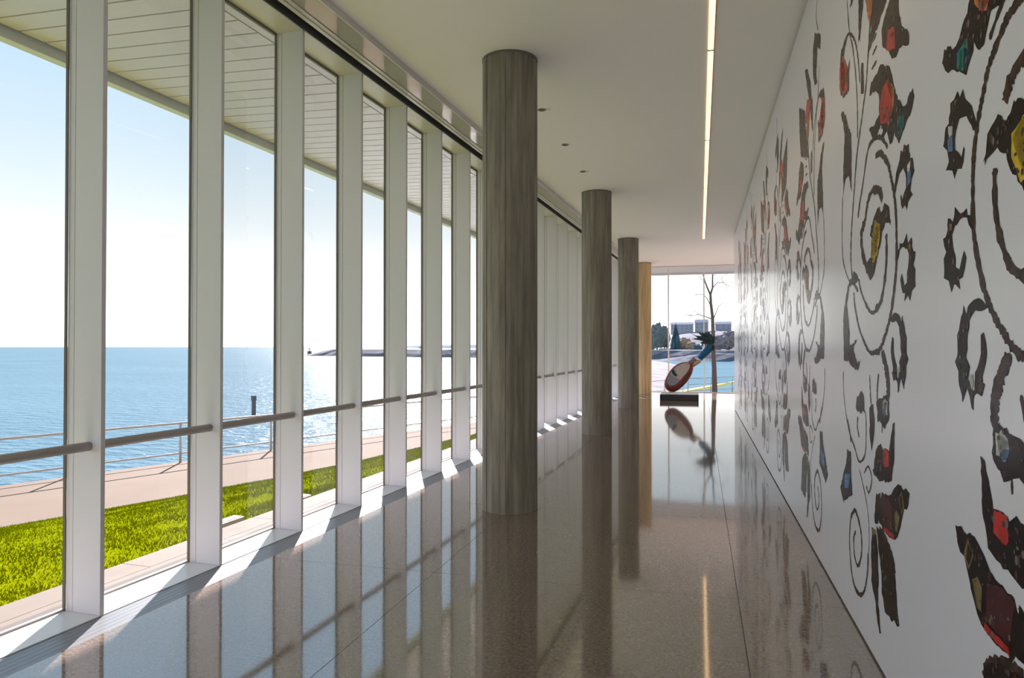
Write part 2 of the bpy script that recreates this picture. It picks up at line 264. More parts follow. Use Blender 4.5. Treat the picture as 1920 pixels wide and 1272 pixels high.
MURAL = '{"S":[[0.03,[[0.815,2.479],[0.791,2.48],[0.738,2.474],[0.702,2.464],[0.664,2.441],[0.615,2.41],[0.573,2.377],[0.54,2.326],[0.507,2.274],[0.484,2.23],[0.46,2.168],[0.447,2.088],[0.446,2.051],[0.444,1.973],[0.454,1.893],[0.487,1.807],[0.529,1.727],[0.57,1.674],[0.629,1.619],[0.676,1.586],[0.667,1.592],[0.721,1.552],[0.781,1.524],[0.814,1.523]]],[0.036,[[0.853,2.313],[0.811,2.312],[0.77,2.305],[0.735,2.284],[0.716,2.26],[0.693,2.237]]],[0.034,[[0.618,2.07],[0.616,1.974],[0.634,1.898],[0.662,1.846],[0.699,1.79],[0.76,1.749],[0.842,1.734]]],[0.055,[[0.703,1.525],[0.655,1.47],[0.626,1.429],[0.605,1.387],[0.604,1.326],[0.633,1.29]]],[0.0152,[[1.479,3.566],[1.407,3.341],[1.334,3.239],[1.266,3.08],[1.224,2.913],[1.213,2.781],[1.216,2.684]]],[0.0228,[[0.889,3.242],[0.937,3.095],[0.97,3.003],[1.003,2.908],[1.085,2.792],[1.154,2.703],[1.225,2.611],[1.281,2.494],[1.3,2.434],[1.359,2.291],[1.4,2.141],[1.403,2.023],[1.35,1.924],[1.227,1.852]]],[0.0228,[[0.585,2.461],[0.659,2.514],[0.737,2.552],[0.876,2.575],[0.981,2.548],[1.095,2.404],[1.163,2.33],[1.217,2.25]]],[0.0228,[[0.58,1.661],[0.642,1.611],[0.734,1.547],[0.844,1.524],[0.961,1.523],[1.084,1.576],[1.181,1.636],[1.248,1.698],[1.317,1.793],[1.333,1.856]]],[0.038,[[0.692,2.242],[0.717,2.286],[0.839,2.326],[0.941,2.313],[1.003,2.269],[1.042,2.205]]],[0.0532,[[1.042,2.205],[1.134,2.147],[1.104,2.04],[1.011,1.957]]],[0.019,[[1.208,1.911],[1.142,1.839],[1.016,1.758],[0.911,1.721],[0.811,1.733],[0.702,1.799],[0.649,1.879],[0.622,1.966],[0.609,2.072]]],[0.0137,[[1.632,2.457],[1.659,2.261],[1.642,2.092],[1.561,2.0],[1.444,1.925],[1.314,1.898]]],[0.019,[[1.631,3.279],[1.587,3.344],[1.426,3.345],[1.279,3.247],[1.211,3.15],[1.179,3.07],[1.147,2.961]]],[0.0137,[[1.639,1.406],[1.642,1.298],[1.583,1.179],[1.486,1.067],[1.337,0.992],[1.233,0.931],[1.131,0.954],[1.066,1.007],[1.047,1.117],[1.061,1.202],[1.125,1.218]]],[0.0167,[[1.244,1.17],[1.263,1.115],[1.212,1.061]]],[0.0152,[[0.963,1.407],[0.951,1.31],[0.923,1.242],[0.867,1.179]]],[0.0228,[[0.777,1.421],[0.807,1.346],[0.808,1.292]]],[0.0266,[[0.722,1.524],[0.645,1.483],[0.597,1.421],[0.587,1.321]]],[0.0228,[[1.524,1.127],[1.467,1.069],[1.43,1.003]]],[0.0228,[[1.328,0.648],[1.441,0.576],[1.483,0.447],[1.466,0.341],[1.412,0.247],[1.321,0.207],[1.2,0.217],[1.1,0.28],[1.034,0.394],[1.016,0.499]]],[0.0228,[[1.328,0.648],[1.241,0.608],[1.175,0.542],[1.177,0.439],[1.265,0.353],[1.353,0.389],[1.369,0.477],[1.313,0.53]]],[0.0091,[[1.217,0.89],[1.072,0.77],[0.997,0.644],[1.001,0.503]]],[0.0122,[[1.101,0.887],[1.005,0.938],[0.931,0.888],[0.993,0.807],[1.054,0.83]]],[0.0122,[[0.779,3.069],[0.864,3.058]]],[0.0152,[[0.775,3.007],[0.866,2.996]]],[0.0152,[[0.782,2.936],[0.882,2.933]]],[0.0137,[[1.414,4.102],[1.353,3.974],[1.434,3.837]]],[0.03,[[0.51,0.545],[0.523,0.585],[0.582,0.627],[0.67,0.658],[0.75,0.672],[0.781,0.673]]],[0.022,[[0.715,1.189],[0.718,1.143]]]],"P":[[[0.318,2.405],[0.336,2.376],[0.368,2.383],[0.392,2.356],[0.439,2.309],[0.467,2.27],[0.489,2.224],[0.449,2.223],[0.421,2.271],[0.379,2.302],[0.329,2.305],[0.302,2.276],[0.288,2.252],[0.287,2.206],[0.32,2.188],[0.351,2.166],[0.365,2.198],[0.383,2.189],[0.351,2.134],[0.319,2.151],[0.286,2.126],[0.279,2.107],[0.259,2.144],[0.218,2.159],[0.204,2.17],[0.233,2.192],[0.22,2.233],[0.177,2.25],[0.2,2.316],[0.235,2.315],[0.251,2.386],[0.284,2.384]],[[0.222,1.995],[0.269,1.973],[0.277,2.018],[0.335,1.991],[0.385,1.991],[0.427,1.963],[0.455,1.919],[0.431,1.914],[0.397,1.96],[0.347,1.968],[0.276,1.96],[0.262,1.931],[0.261,1.885],[0.28,1.854],[0.293,1.82],[0.325,1.812],[0.358,1.858],[0.382,1.832],[0.35,1.777],[0.311,1.767],[0.324,1.734],[0.298,1.759],[0.278,1.761],[0.244,1.735],[0.217,1.776],[0.175,1.784],[0.183,1.817],[0.162,1.859],[0.191,1.884],[0.163,1.932],[0.214,1.948]],[[0.473,1.708],[0.56,1.671],[0.522,1.662],[0.461,1.672],[0.414,1.639],[0.389,1.586],[0.389,1.593],[0.382,1.517],[0.411,1.491],[0.399,1.451],[0.433,1.409],[0.457,1.427],[0.452,1.47],[0.492,1.506],[0.509,1.527],[0.504,1.586],[0.521,1.59],[0.547,1.557],[0.54,1.494],[0.508,1.464],[0.512,1.435],[0.529,1.431],[0.506,1.396],[0.479,1.403],[0.433,1.391],[0.444,1.357],[0.421,1.364],[0.386,1.415],[0.348,1.367],[0.336,1.394],[0.311,1.415],[0.312,1.465],[0.28,1.497],[0.307,1.534],[0.301,1.594],[0.321,1.617],[0.341,1.639],[0.301,1.587],[0.348,1.664],[0.357,1.686],[0.376,1.658],[0.439,1.695]],[[0.588,1.276],[0.604,1.322],[0.662,1.325],[0.69,1.316],[0.716,1.292],[0.777,1.297],[0.802,1.281],[0.8,1.19],[0.767,1.195],[0.741,1.217],[0.714,1.185],[0.678,1.183],[0.668,1.169],[0.65,1.178],[0.641,1.224],[0.602,1.219]],[[0.536,2.101],[0.569,2.171],[0.62,2.177],[0.641,2.219],[0.669,2.206],[0.678,2.172],[0.715,2.183],[0.751,2.218],[0.785,2.202],[0.808,2.176],[0.85,2.17],[0.895,2.113],[0.892,1.938],[0.846,1.948],[0.805,1.982],[0.748,2.022],[0.695,2.085],[0.639,2.127]],[[0.198,2.554],[0.227,2.586],[0.294,2.549],[0.359,2.568],[0.397,2.587],[0.422,2.621],[0.457,2.639],[0.481,2.654],[0.704,2.545],[0.685,2.53],[0.637,2.529],[0.597,2.548],[0.576,2.508],[0.543,2.468],[0.51,2.46],[0.466,2.5],[0.454,2.475],[0.394,2.432],[0.293,2.479],[0.211,2.525]],[[0.261,0.948],[0.32,0.952],[0.376,0.951],[0.443,0.948],[0.493,0.938],[0.529,0.905],[0.564,0.879],[0.653,0.871],[0.734,0.859],[0.753,0.828],[0.781,0.822],[0.809,0.791],[0.781,0.706],[0.731,0.706],[0.701,0.684],[0.628,0.684],[0.513,0.693],[0.464,0.718],[0.426,0.753],[0.388,0.824],[0.347,0.862],[0.311,0.868],[0.276,0.91]],[[0.51,1.146],[0.484,1.213],[0.496,1.222],[0.523,1.205],[0.546,1.152],[0.591,1.074],[0.624,1.077],[0.688,1.074],[0.698,1.067],[0.738,1.085],[0.788,1.076],[0.831,1.034],[0.829,0.92],[0.785,0.914],[0.735,0.915],[0.61,0.925],[0.554,0.954],[0.519,1.006],[0.502,1.073]],[[1.022,3.39],[0.643,3.204],[0.644,3.166],[0.723,3.151],[0.778,3.109],[0.847,3.16],[0.92,3.165],[0.978,3.276]],[[1.169,3.447],[1.07,3.399],[1.106,3.277],[1.142,3.174],[1.173,3.27]],[[1.112,3.051],[1.063,3.032],[1.067,2.874],[1.132,2.896]],[[1.674,3.287],[1.549,3.238],[1.491,3.134],[1.411,3.199],[1.433,3.097],[1.435,3.025],[1.596,3.033],[1.678,3.137]],[[0.672,3.049],[0.595,3.092],[0.522,3.12],[0.387,3.055],[0.388,2.996],[0.347,2.912],[0.236,2.84],[0.237,2.789],[0.328,2.827],[0.381,2.831],[0.426,2.807],[0.482,2.824],[0.624,2.938],[0.674,2.965]],[[0.929,2.818],[0.898,2.87],[0.756,2.872],[0.703,2.885],[0.565,2.834],[0.506,2.765],[0.44,2.655],[0.334,2.571],[0.272,2.556],[0.222,2.579],[0.193,2.589],[0.166,2.554],[0.234,2.487],[0.315,2.483],[0.368,2.435],[0.422,2.456],[0.454,2.526],[0.513,2.467],[0.583,2.547],[0.646,2.533],[0.709,2.604],[0.833,2.557],[0.933,2.645],[0.933,2.659],[0.831,2.635],[0.734,2.665],[0.732,2.744],[0.786,2.796]],[[1.64,2.964],[1.537,2.915],[1.479,2.84],[1.384,2.756],[1.372,2.515],[1.371,2.528],[1.382,2.428],[1.448,2.53],[1.547,2.537],[1.611,2.452],[1.606,2.63],[1.561,2.783]],[[1.312,1.974],[1.174,1.908],[1.464,1.894],[1.526,1.794],[1.452,1.614],[1.452,1.642],[1.454,1.555],[1.268,1.585],[1.341,1.555],[1.342,1.516],[1.237,1.457],[1.168,1.488],[1.237,1.426],[1.363,1.43],[1.476,1.467],[1.617,1.464],[1.631,1.712],[1.609,1.758],[1.504,1.898]],[[0.842,2.197],[0.772,2.218],[0.693,2.19],[0.641,2.219],[0.568,2.179],[0.533,2.11],[0.617,2.15],[0.682,2.116],[0.722,2.044],[0.792,1.973],[0.878,1.901],[0.937,1.886],[1.042,1.946],[1.026,1.987],[0.919,2.003],[0.902,2.097],[0.946,2.118]],[[1.296,1.203],[1.259,1.275],[1.172,1.317],[1.091,1.286],[1.092,1.221],[1.158,1.193]],[[0.968,1.232],[0.893,1.272],[0.858,1.18],[0.883,1.109],[0.928,1.02],[0.97,1.126]],[[0.822,1.291],[0.612,1.313],[0.577,1.234],[0.665,1.174],[0.796,1.2]],[[1.528,0.958],[1.431,0.947],[1.434,0.829],[1.476,0.693],[1.576,0.682],[1.659,0.682],[1.744,0.691],[1.656,0.79],[1.571,0.862]],[[1.656,0.766],[1.434,0.853],[1.4,0.718],[1.496,0.683],[1.66,0.616],[1.745,0.683]],[[0.923,0.649],[0.838,0.629],[0.812,0.556],[0.801,0.426],[0.817,0.32],[0.766,0.186],[0.794,0.169],[0.873,0.301],[0.944,0.38],[0.955,0.516]],[[0.836,0.677],[0.729,0.664],[0.603,0.633],[0.51,0.579],[0.489,0.494],[0.48,0.407],[0.437,0.339],[0.471,0.32],[0.516,0.339],[0.563,0.315],[0.685,0.314],[0.735,0.381],[0.759,0.505],[0.81,0.61]],[[0.901,0.935],[0.827,1.055],[0.745,1.083],[0.72,1.024],[0.696,0.963],[0.749,0.908],[0.859,0.915]],[[0.878,0.721],[0.833,0.832],[0.751,0.856],[0.753,0.77],[0.808,0.697],[0.879,0.68]],[[1.292,3.88],[1.542,3.763],[1.538,3.648],[1.403,3.722],[1.34,3.544],[1.395,3.477],[1.28,3.491],[1.193,3.599],[1.199,3.787]],[[0.772,3.797],[0.909,3.755],[1.068,3.597],[1.154,3.326],[1.181,3.184],[1.091,3.298],[1.0,3.474],[0.904,3.607]],[[0.428,3.603],[0.762,3.473],[0.824,3.229],[0.953,3.043],[0.53,3.153],[0.458,3.323]],[[1.448,3.358],[1.66,3.337],[1.708,3.251],[1.705,3.148],[1.678,3.071],[1.548,3.057],[1.441,3.142],[1.576,3.137],[1.596,3.272]],[[1.623,2.956],[1.674,2.959],[1.621,2.895],[1.553,2.878]]],"A":[["red",[[0.573,2.993],[0.456,2.96],[0.436,2.854],[0.6,2.908]]],["red",[[0.679,2.758],[0.554,2.77],[0.485,2.695],[0.535,2.563],[0.709,2.604],[0.72,2.7]]],["orange",[[0.566,2.775],[0.462,2.687],[0.475,2.618],[0.535,2.563],[0.559,2.571],[0.509,2.654],[0.579,2.741]]],["teal",[[0.409,2.542],[0.314,2.524],[0.315,2.478],[0.368,2.446],[0.422,2.474]]],["red",[[1.661,3.274],[1.569,3.238],[1.519,3.129],[1.473,3.047],[1.595,3.041],[1.665,3.141]]],["orange",[[1.013,3.372],[0.844,3.289],[0.875,3.214],[0.92,3.172],[0.972,3.273]]],["yellow",[[0.829,2.168],[0.733,2.138],[0.735,2.072],[0.791,1.987],[0.89,2.006],[0.873,2.107]]],["white",[[0.696,1.287],[0.612,1.303],[0.614,1.237],[0.684,1.23]]],["blue",[[1.606,0.795],[1.454,0.825],[1.503,0.729],[1.624,0.709]]],["gold",[[0.937,0.645],[0.851,0.653],[0.88,0.612],[0.929,0.613]]],["yellow",[[0.741,2.122],[0.808,2.165],[0.888,2.115],[0.885,1.957],[0.854,1.968],[0.805,2.003]]],["purple",[[0.766,2.092],[0.809,2.103],[0.849,2.084],[0.847,2.002],[0.807,2.018]]],["teal",[[0.343,2.529],[0.373,2.521],[0.36,2.458],[0.332,2.469]]],["navy",[[0.377,2.524],[0.425,2.495],[0.406,2.449],[0.376,2.448]]],["salmon",[[0.492,2.644],[0.598,2.592],[0.566,2.554],[0.513,2.583]]],["white",[[0.228,2.308],[0.269,2.302],[0.269,2.272],[0.227,2.269]]],["blue",[[0.22,2.271],[0.269,2.267],[0.267,2.211],[0.226,2.222]]],["gold",[[0.231,1.977],[0.26,1.965],[0.255,1.944],[0.228,1.949]]],["white",[[0.613,1.287],[0.652,1.312],[0.694,1.29],[0.702,1.266],[0.661,1.262],[0.641,1.239]]],["blue",[[0.646,1.248],[0.666,1.263],[0.705,1.264],[0.679,1.224],[0.66,1.226]]],["white",[[0.401,1.46],[0.434,1.465],[0.445,1.431],[0.427,1.411]]],["red",[[0.591,1.074],[0.683,1.077],[0.692,1.005],[0.676,0.99],[0.589,1.005]]],["darkred",[[0.54,0.843],[0.652,0.862],[0.734,0.851],[0.692,0.719],[0.526,0.726]]],["red",[[0.513,0.715],[0.691,0.71],[0.696,0.691],[0.513,0.693]]],["gold",[[0.383,0.935],[0.435,0.898],[0.388,0.834],[0.347,0.867]]],["darkgreen",[[0.385,0.923],[0.422,0.894],[0.388,0.847],[0.364,0.872]]],["gold",[[0.421,0.815],[0.46,0.837],[0.503,0.813],[0.489,0.737],[0.458,0.74]]],["red",[[0.902,3.517],[1.095,3.442],[0.908,3.305],[0.759,3.391]]],["red",[[1.47,3.17],[1.607,3.294],[1.698,3.254],[1.679,3.105],[1.558,3.062]]]]}'

# ================================================================ setting
CEIL, HEAD, WX = 4.317, 4.237, .832
DI, DG = 3.486, 3.75               # inner edge of the fins, glass line
S0, DS = 3.1575, .9838             # first fin in view, fin spacing
YF = 24.7                          # far glass wall
YB = -8.0                          # back end behind the viewer, closed by an added glass wall
XR = 5.2                           # side of the bay that opens past the mural wall
def ss(y, d): return (y - d * SA) / CA    # s of the point at depth y on the line d
def LX(y, d): return FP(ss(y, d), d).x

# floor: dark joint bed with separate slabs
floor = MB().prism([(LX(YB, 3.9), YB), (XR, YB), (XR, YF + .02), (LX(YF, 3.9), YF + .02)], -.12, -.012).build('floor', M['groove'])
tag(floor, kind='structure')
jx = [-1.765, .225, 2.2, 4.2]; jy = [4.56 + 2.09 * k for k in range(-6, 10)]
ys = [YB] + [y for y in jy if y > YB + .2 and y < YF - .2] + [YF]
g_ = .0018
for i in range(len(ys) - 1):
    y0, y1 = ys[i] + g_, ys[i + 1] - g_
    far = ys[i] >= 16.5
    xs = [None, jx[0], jx[1]] + ([2.2, 4.2, XR] if far else [WX + .02])
    for j in range(len(xs) - 1):
        b_ = xs[j + 1] - g_
        if xs[j] is None: poly = [(LX(y0, 3.27), y0), (b_, y0), (b_, y1), (LX(y1, 3.27), y1)]
        else: poly = [(xs[j] + g_, y0), (b_, y0), (b_, y1), (xs[j] + g_, y1)]
        MB().prism(poly, -.02, 0).build('floor_slab', M['floor'], floor)

# floor grille channel along the glass
gr = empty('trim_1', FP(0, 3.378), -FA, 'structure')
MB().box(-.108, .108, -8.4, 24.9, -.03, -.012).build('grille_channel', M['dark'], gr)
for k in range(5):
    x = -.086 + k * .043
    MB().box(x - .0205, x + .0205, -8.4, 24.9, -.012, -.001).build('grille_bar', M['grille'], gr)

# ceiling with the lower glossy strip, ledge and shade slot along the glass
cl = MB().prism([(LX(YB, 3.09), YB), (WX + .05, YB), (WX + .05, 18.33), (XR, 18.33), (XR, YF), (LX(YF, 3.09), YF)], CEIL, CEIL + .1).build('ceiling', M['ceiling'])
tag(cl, kind='structure')
tr = empty('trim_2', FP(0, 3.09), -FA, 'structure')
L0, L1 = -8.4, 24.75
MB().box(-.21, 0, L0, L1, 4.262, 4.36).build('gloss_panel', M['gloss_strip'], tr)
MB().box(-.004, .006, L0, L1, 4.258, 4.32).build('edge_bead', M['ledge'], tr)
MB().box(-.255, -.212, L0, L1, 4.254, 4.36).build('ledge_bar', M['ledge'], tr)
MB().box(-.295, -.257, L0, L1, 4.246, 4.36).build('ledge_bar', M['ledge'], tr)
MB().box(-.40, -.297, L0, L1, 4.37, 4.44).build('shade_slot', M['dark'], tr)
MB().box(-.303, -.297, L0, L1, 4.25, 4.40).build('slot_cheek', M['dark'], tr)
MB().box(-.396, -.390, L0, L1, 4.245, 4.40).build('slot_cheek', M['dark'], tr)

# mural wall, with shadow gaps at floor and ceiling
wr = MB().box(WX, WX + .25, YB, 18.33, .014, CEIL - .03).build('wall_right', M['wall']); tag(wr, kind='structure')
MB().box(WX + .02, WX + .23, YB, 18.3, 0, .014).build('shadow_gap', M['dark'], wr)
MB().box(WX + .02, WX + .23, YB, 18.3, CEIL - .03, CEIL).build('shadow_gap', M['dark'], wr)
w2 = MB().box(XR, XR + .2, 16.3, YF, 0, CEIL).build('wall_bay', M['plain_wall']); tag(w2, kind='structure')
w3 = MB().box(WX + .25, XR, 16.3, 16.5, 0, CEIL).build('wall_bay_return', M['plain_wall']); tag(w3, kind='structure')
bw = empty('window_60', (0, YB, 0), 0, 'structure')  # unseen glazing added at the back so daylight enters from behind
MB().box(LX(YB, 3.75), WX, -.02, -.012, .02, CEIL).build('pane', M['glass'], bw)
for x_ in (LX(YB, 3.75), -3.0, -1.85, -.7, .45, WX): MB().box(x_ - .022, x_ + .022, -.06, .04, 0, CEIL).build('mullion', M['sill'], bw)

# ---- glass front: one window per bay (fin, frame, pane, gasket, sill, head, handrail)
def bay():
    r = empty('window_1', FP(S0, 3.6), -FA, 'structure')
    X = lambda d: -(d - 3.6)
    MB().box(X(3.692), X(DI), 0, .03, .004, HEAD + .02).build('fin', M['fin'], r, bevel=.003)
    MB().box(X(3.745), X(3.697), .002, .034, .004, HEAD).build('frame', M['fin'], r, bevel=.002)
    MB().box(X(3.760), X(3.742), -.009, -.001, .0, HEAD).build('gasket', M['gasket'], r)
    MB().box(X(3.762), X(3.74), .035, DS - .014, HEAD - .022, HEAD).build('gasket', M['gasket'], r)
    MB().box(X(3.775), X(3.752), .0, DS, .0, .016).build('gasket', M['rail'], r)
    MB().box(X(3.757), X(3.750), .0, DS, .016, HEAD).build('pane', M['glass'], r)
    MB().box(X(3.751), X(DI), .0005, DS - .0005, -.05, .004).build('sill', M['sill'], r)
    MB().box(X(3.765), X(DI), .0005, DS - .0005, HEAD, HEAD + .14).build('head_panel', M['ledge'], r)
    MB().tube([(X(3.575), .03, .974), (X(3.575), DS, .974)], .027, 14).build('handrail', M['rail'], r, smooth=True)
    return r
w0 = bay()
bays = [w0]; n = 1
for k in list(range(-11, 0)) + list(range(1, 22)):
    n += 1
    c_ = copy_tree(w0, name='window_%d' % n); p_ = FP(S0 + k * DS, 3.6); c_.location = p_

# ---- far glass wall
X = lambda px: at(px, 735, YF).x
mx = [LX(YF, 3.75), -2.2, -1.03, .14, 1.31, 2.48, 3.65, XR]
for i in range(len(mx) - 1):
    n += 1
    r = empty('window_%d' % n, ((mx[i] + mx[i + 1]) / 2, YF, 0), 0, 'structure')
    h2 = (mx[i + 1] - mx[i]) / 2
    MB().box(-h2 + .012, h2 - .012, .01, .018, .02, CEIL).build('pane', M['glass'], r)
    if i: MB().box(-h2 - .022, -h2 + .022, -.06, .05, 0, CEIL).build('mullion', M['sill'], r)
    MB().box(-h2 + .02, h2 - .02, -.02, .03, 0, .02).build('sill', M['rail'], r)
    MB().box(-h2 + .02, h2 - .02, -.02, .03, CEIL - .03, CEIL).build('head', M['ledge'], r)

# ---- roof and its overhang
roof = MB().prism([(LX(-12, 6.2), -12), (7.5, -12), (7.5, 27.4), (LX(27.4, 6.2), 27.4)], 4.62, 5.0).build('roof', M['fascia']); tag(roof, kind='structure')
SL = .043
rs = empty('roof_overhang', FP(0, 3.765), -FA, 'structure')
Z0 = HEAD + .015
def zz(d): return Z0 + SL * (d - 3.765)
pm = MB()
dA, dB = 3.92, 6.05
for z_ in (0, .018):
    for y_ in (0, .229):
        for d_ in (dA, dB): pm.v.append((-(d_ - 3.765), y_, zz(d_) + z_))
pm.f = [(0, 1, 3, 2), (4, 6, 7, 5), (0, 4, 5, 1), (2, 3, 7, 6), (0, 2, 6, 4), (1, 5, 7, 3)]
pl0 = pm.build('soffit_plank', M['soffit'], rs, bevel=.004)
y = 4.617 - .2459 * 56; k = 0
while y < 27.2:
    o = pl0 if k == 0 else pl0.copy()
    if k: COL.objects.link(o); o.parent = rs
    o.location = (0, y, 0); y += .2459; k += 1
st_ = MB(); st_.v = [(-(d_ - 3.765), y_, zz(d_) + z_) for z_ in (0, .018) for y_ in (-12, 27.3) for d_ in (3.79, 3.905)]
st_.f = [(0, 1, 3, 2), (4, 6, 7, 5), (0, 4, 5, 1), (2, 3, 7, 6), (0, 2, 6, 4), (1, 5, 7, 3)]; st_.build('border_strip', M['soffit'], rs)
bk = MB(); bk.v = [(-(d_ - 3.765), y_, zz(d_) + z_) for z_ in (.022, .05) for y_ in (-12, 27.3) for d_ in (3.77, 6.15)]
bk.f = [(0, 1, 3, 2), (4, 6, 7, 5), (0, 4, 5, 1), (2, 3, 7, 6), (0, 2, 6, 4), (1, 5, 7, 3)]
bk.build('soffit_backing', M['backing'], rs)
MB().box(-(6.20 - 3.765), -(6.085 - 3.765), -12, 27.4, 4.255, 4.64).build('fascia', M['fascia'], rs, bevel=.006)
re_ = MB().box(-5.2, 7.4, YF + .06, 27.2, 4.335, 4.42).build('roof_overhang_end', M['fascia']); tag(re_, kind='structure')
fe = MB().box(-5.0, 7.4, 27.2, 27.4, 4.27, 4.64).build('fascia', M['fascia'], re_)

# ---- concrete columns
def column(x, y, m, label, seed):
    rnd = random.Random(seed); st = 30; mb = MB(); R0 = .262
    ring = []
    for i in range(st):
        off = rnd.uniform(-.0045, .0045); a0 = 2 * PI * i / st; a1 = 2 * PI * (i + 1) / st
        ring += [(R0 + off, a0 + .006), (R0 + off, a1 - .006), (R0 - .004, a1)]
    nr = len(ring); zs = [0, CEIL - .012]
    for z_ in zs:
        for (r_, a_) in ring: mb.v.append((r_ * math.cos(a_), r_ * math.sin(a_), z_))
    for i in range(nr):
        j = (i + 1) % nr; mb.f.append((i, j, nr + j, nr + i))
    mb.f.append(tuple(range(nr - 1, -1, -1))); mb.f.append(tuple(range(nr, 2 * nr)))
    t = empty('concrete_column', (x, y, 0)); tag(t, label, 'column', 'round concrete columns along the corridor')
    mb.build('shaft', m, t)
    MB().tube([(0, 0, CEIL - .02), (0, 0, CEIL)], .268, 48).build('collar', M['gasket'], t)
    return t
column(-1.765, 6.285 + .262, M['concrete'], 'nearest and widest round board-marked concrete column', 1)
column(-1.78, 12.31 + .262, M['concrete'], 'second round concrete column from the viewer, slimmer in view', 2)
column(-1.765, 17.93 + .262, M['concrete'], 'third round concrete column, greyish, just before the warm-coloured one', 3)
column(-1.79, 23.55, M['concrete_lit'], 'farthest round column, warm light painted in as ochre, next to the end window', 4)

# ---- ceiling lights
led = empty('strip_light', (.11, 5, CEIL)); tag(led, 'long glowing warm strip light set in the ceiling along the mural wall', 'light')
yy = 18.62; sl = (.098 - .136) / (18.6 - 5.8) * -1
k = 0; cuts = [18.62, 15.66, 12.70, 9.74, 6.78, 3.82, .86, -2.1, -5.06]
for i in range(len(cuts) - 1):
    MB().box(-.026, .022, cuts[i + 1] + .012 - 5, cuts[i] - .012 - 5, -.008, 0).build('diffuser', M['led'], led)
    MB().box(-.033, .029, cuts[i + 1] - .012 - 5, cuts[i + 1] + .012 - 5, -.010, 0).build('joint_clip', M['lamp_trim'], led)
MB().box(.0225, .030, cuts[-1] - 5, cuts[0] - 5, -.006, 0).build('housing_edge', mat('housing_orange', (.55, .28, .10), .4), led)
for (px, y_, w_) in ((0, 8.0, 'nearest small recessed ceiling spotlight, right beside the nearest column'), (0, 9.47, 'middle one of three small recessed ceiling spotlights'), (0, 10.99, 'farthest small recessed ceiling spotlight, before the second column')):
    t = empty('ceiling_spotlight', (-1.77, y_, CEIL)); tag(t, w_, 'spotlight', 'small ceiling spotlights between the columns')
    MB().tube([(0, 0, -.006), (0, 0, .01)], .05, 20).build('trim_ring', M['lamp_trim'], t)
    MB().tube([(-.005, 0, -.012), (-.005, 0, -.006)], .026, 16).build('lamp_opening', M['dark'], t)
    MB().tube([(.075, 0, -.012), (.075, 0, .004)], .022, 16).build('lamp_lens', M['lamp_lens'], t)

# ================================================================ mural
MD = json.loads(MURAL)
TW = 1.969; ZT = CEIL - .034
def clipz(q): return [(u, min(z, ZT)) for u, z in q]
def resample(q, step):
    out = [q[0]]
    for a, b in zip(q, q[1:]):
        L = math.dist(a, b); k = max(1, int(L / step))
        for i in range(1, k + 1): out.append((a[0] + (b[0] - a[0]) * i / k, a[1] + (b[1] - a[1]) * i / k))
    return out
def smooth_line(q):
    q = [Vector((a, b)) for a, b in q]
    if len(q) < 3: return [tuple(v) for v in q]
    out = []
    P = [q[0]] + q + [q[-1]]
    for i in range(1, len(P) - 2):
        p0, p1, p2, p3 = P[i - 1], P[i], P[i + 1], P[i + 2]
        for k in range(6):
            t = k / 6
            out.append(tuple(.5 * ((2 * p1) + (p2 - p0) * t + (2 * p0 - 5 * p1 + 4 * p2 - p3) * t * t + (3 * p1 - p0 - 3 * p2 + p3) * t ** 3)))
    out.append(tuple(q[-1])); return out
def ribbon(mb, q, w, x, seed):
    rnd = random.Random(seed); q = resample(smooth_line(q), .018); n0 = len(mb.v); m_ = len(q); wl = w
    for i, (u, z) in enumerate(q):
        a = q[max(i - 1, 0)]; b = q[min(i + 1, m_ - 1)]; t = Vector((b[0] - a[0], b[1] - a[1]))
        t = t.normalized() if t.length > 1e-6 else Vector((0, 1)); nn = Vector((-t.y, t.x))
        ww = w * .5 * (1.0 + rnd.uniform(-.38, .38)) * (1 if 0 < i < m_ - 1 else .4)
        for s_ in (-1, 1): mb.v.append((x, u + nn.x * ww * s_, min(z + nn.y * ww * s_, ZT)))
    for i in range(m_ - 1):
        b = n0 + 2 * i; mb.f.append((b, b + 1, b + 3, b + 2))
def blob(mb, q, x, seed, jit=.008):
    rnd = random.Random(seed)
    q = resample(q + [q[0]], .022)[:-1]
    q = [(u + rnd.uniform(-jit, jit), min(z + rnd.uniform(-jit, jit), ZT)) for u, z in q]
    if max(z for u, z in q) - min(z for u, z in q) < .01: return
    tri = tessellate_polygon([[Vector((u, z, 0)) for u, z in q]]); n0 = len(mb.v)
    mb.v += [(x, u, z) for u, z in q]
    for t in tri: mb.f.append(tuple(n0 + i for i in t))
def dots(mb, q, x, seed, dens=170):
    """small glints and beads printed inside a blob"""
    rnd = random.Random(seed); us = [a for a, b in q]; zs = [b for a, b in q]
    def inside(u, z):
        c_ = False; j = len(q) - 1
        for i in range(len(q)):
            if (q[i][1] > z) != (q[j][1] > z) and u < (q[j][0] - q[i][0]) * (z - q[i][1]) / (q[j][1] - q[i][1] + 1e-9) + q[i][0]: c_ = not c_
            j = i
        return c_
    A = (max(us) - min(us)) * (max(zs) - min(zs))
    for _ in range(int(A * dens)):
        u = rnd.uniform(min(us), max(us)); z = rnd.uniform(min(zs), max(zs)); r_ = rnd.uniform(.004, .011)
        if z + .02 < ZT and inside(u, z) and inside(u + r_, z + r_) and inside(u - r_, z - r_):
            n0 = len(mb.v); a0 = rnd.random() * 3; el = rnd.uniform(.5, 1.6)
            mb.v += [(x, u + r_ * math.cos(a0 + 2 * PI * i / 6), z + r_ * el * math.sin(a0 + 2 * PI * i / 6)) for i in range(6)]
            mb.f.append(tuple(range(n0, n0 + 6)))
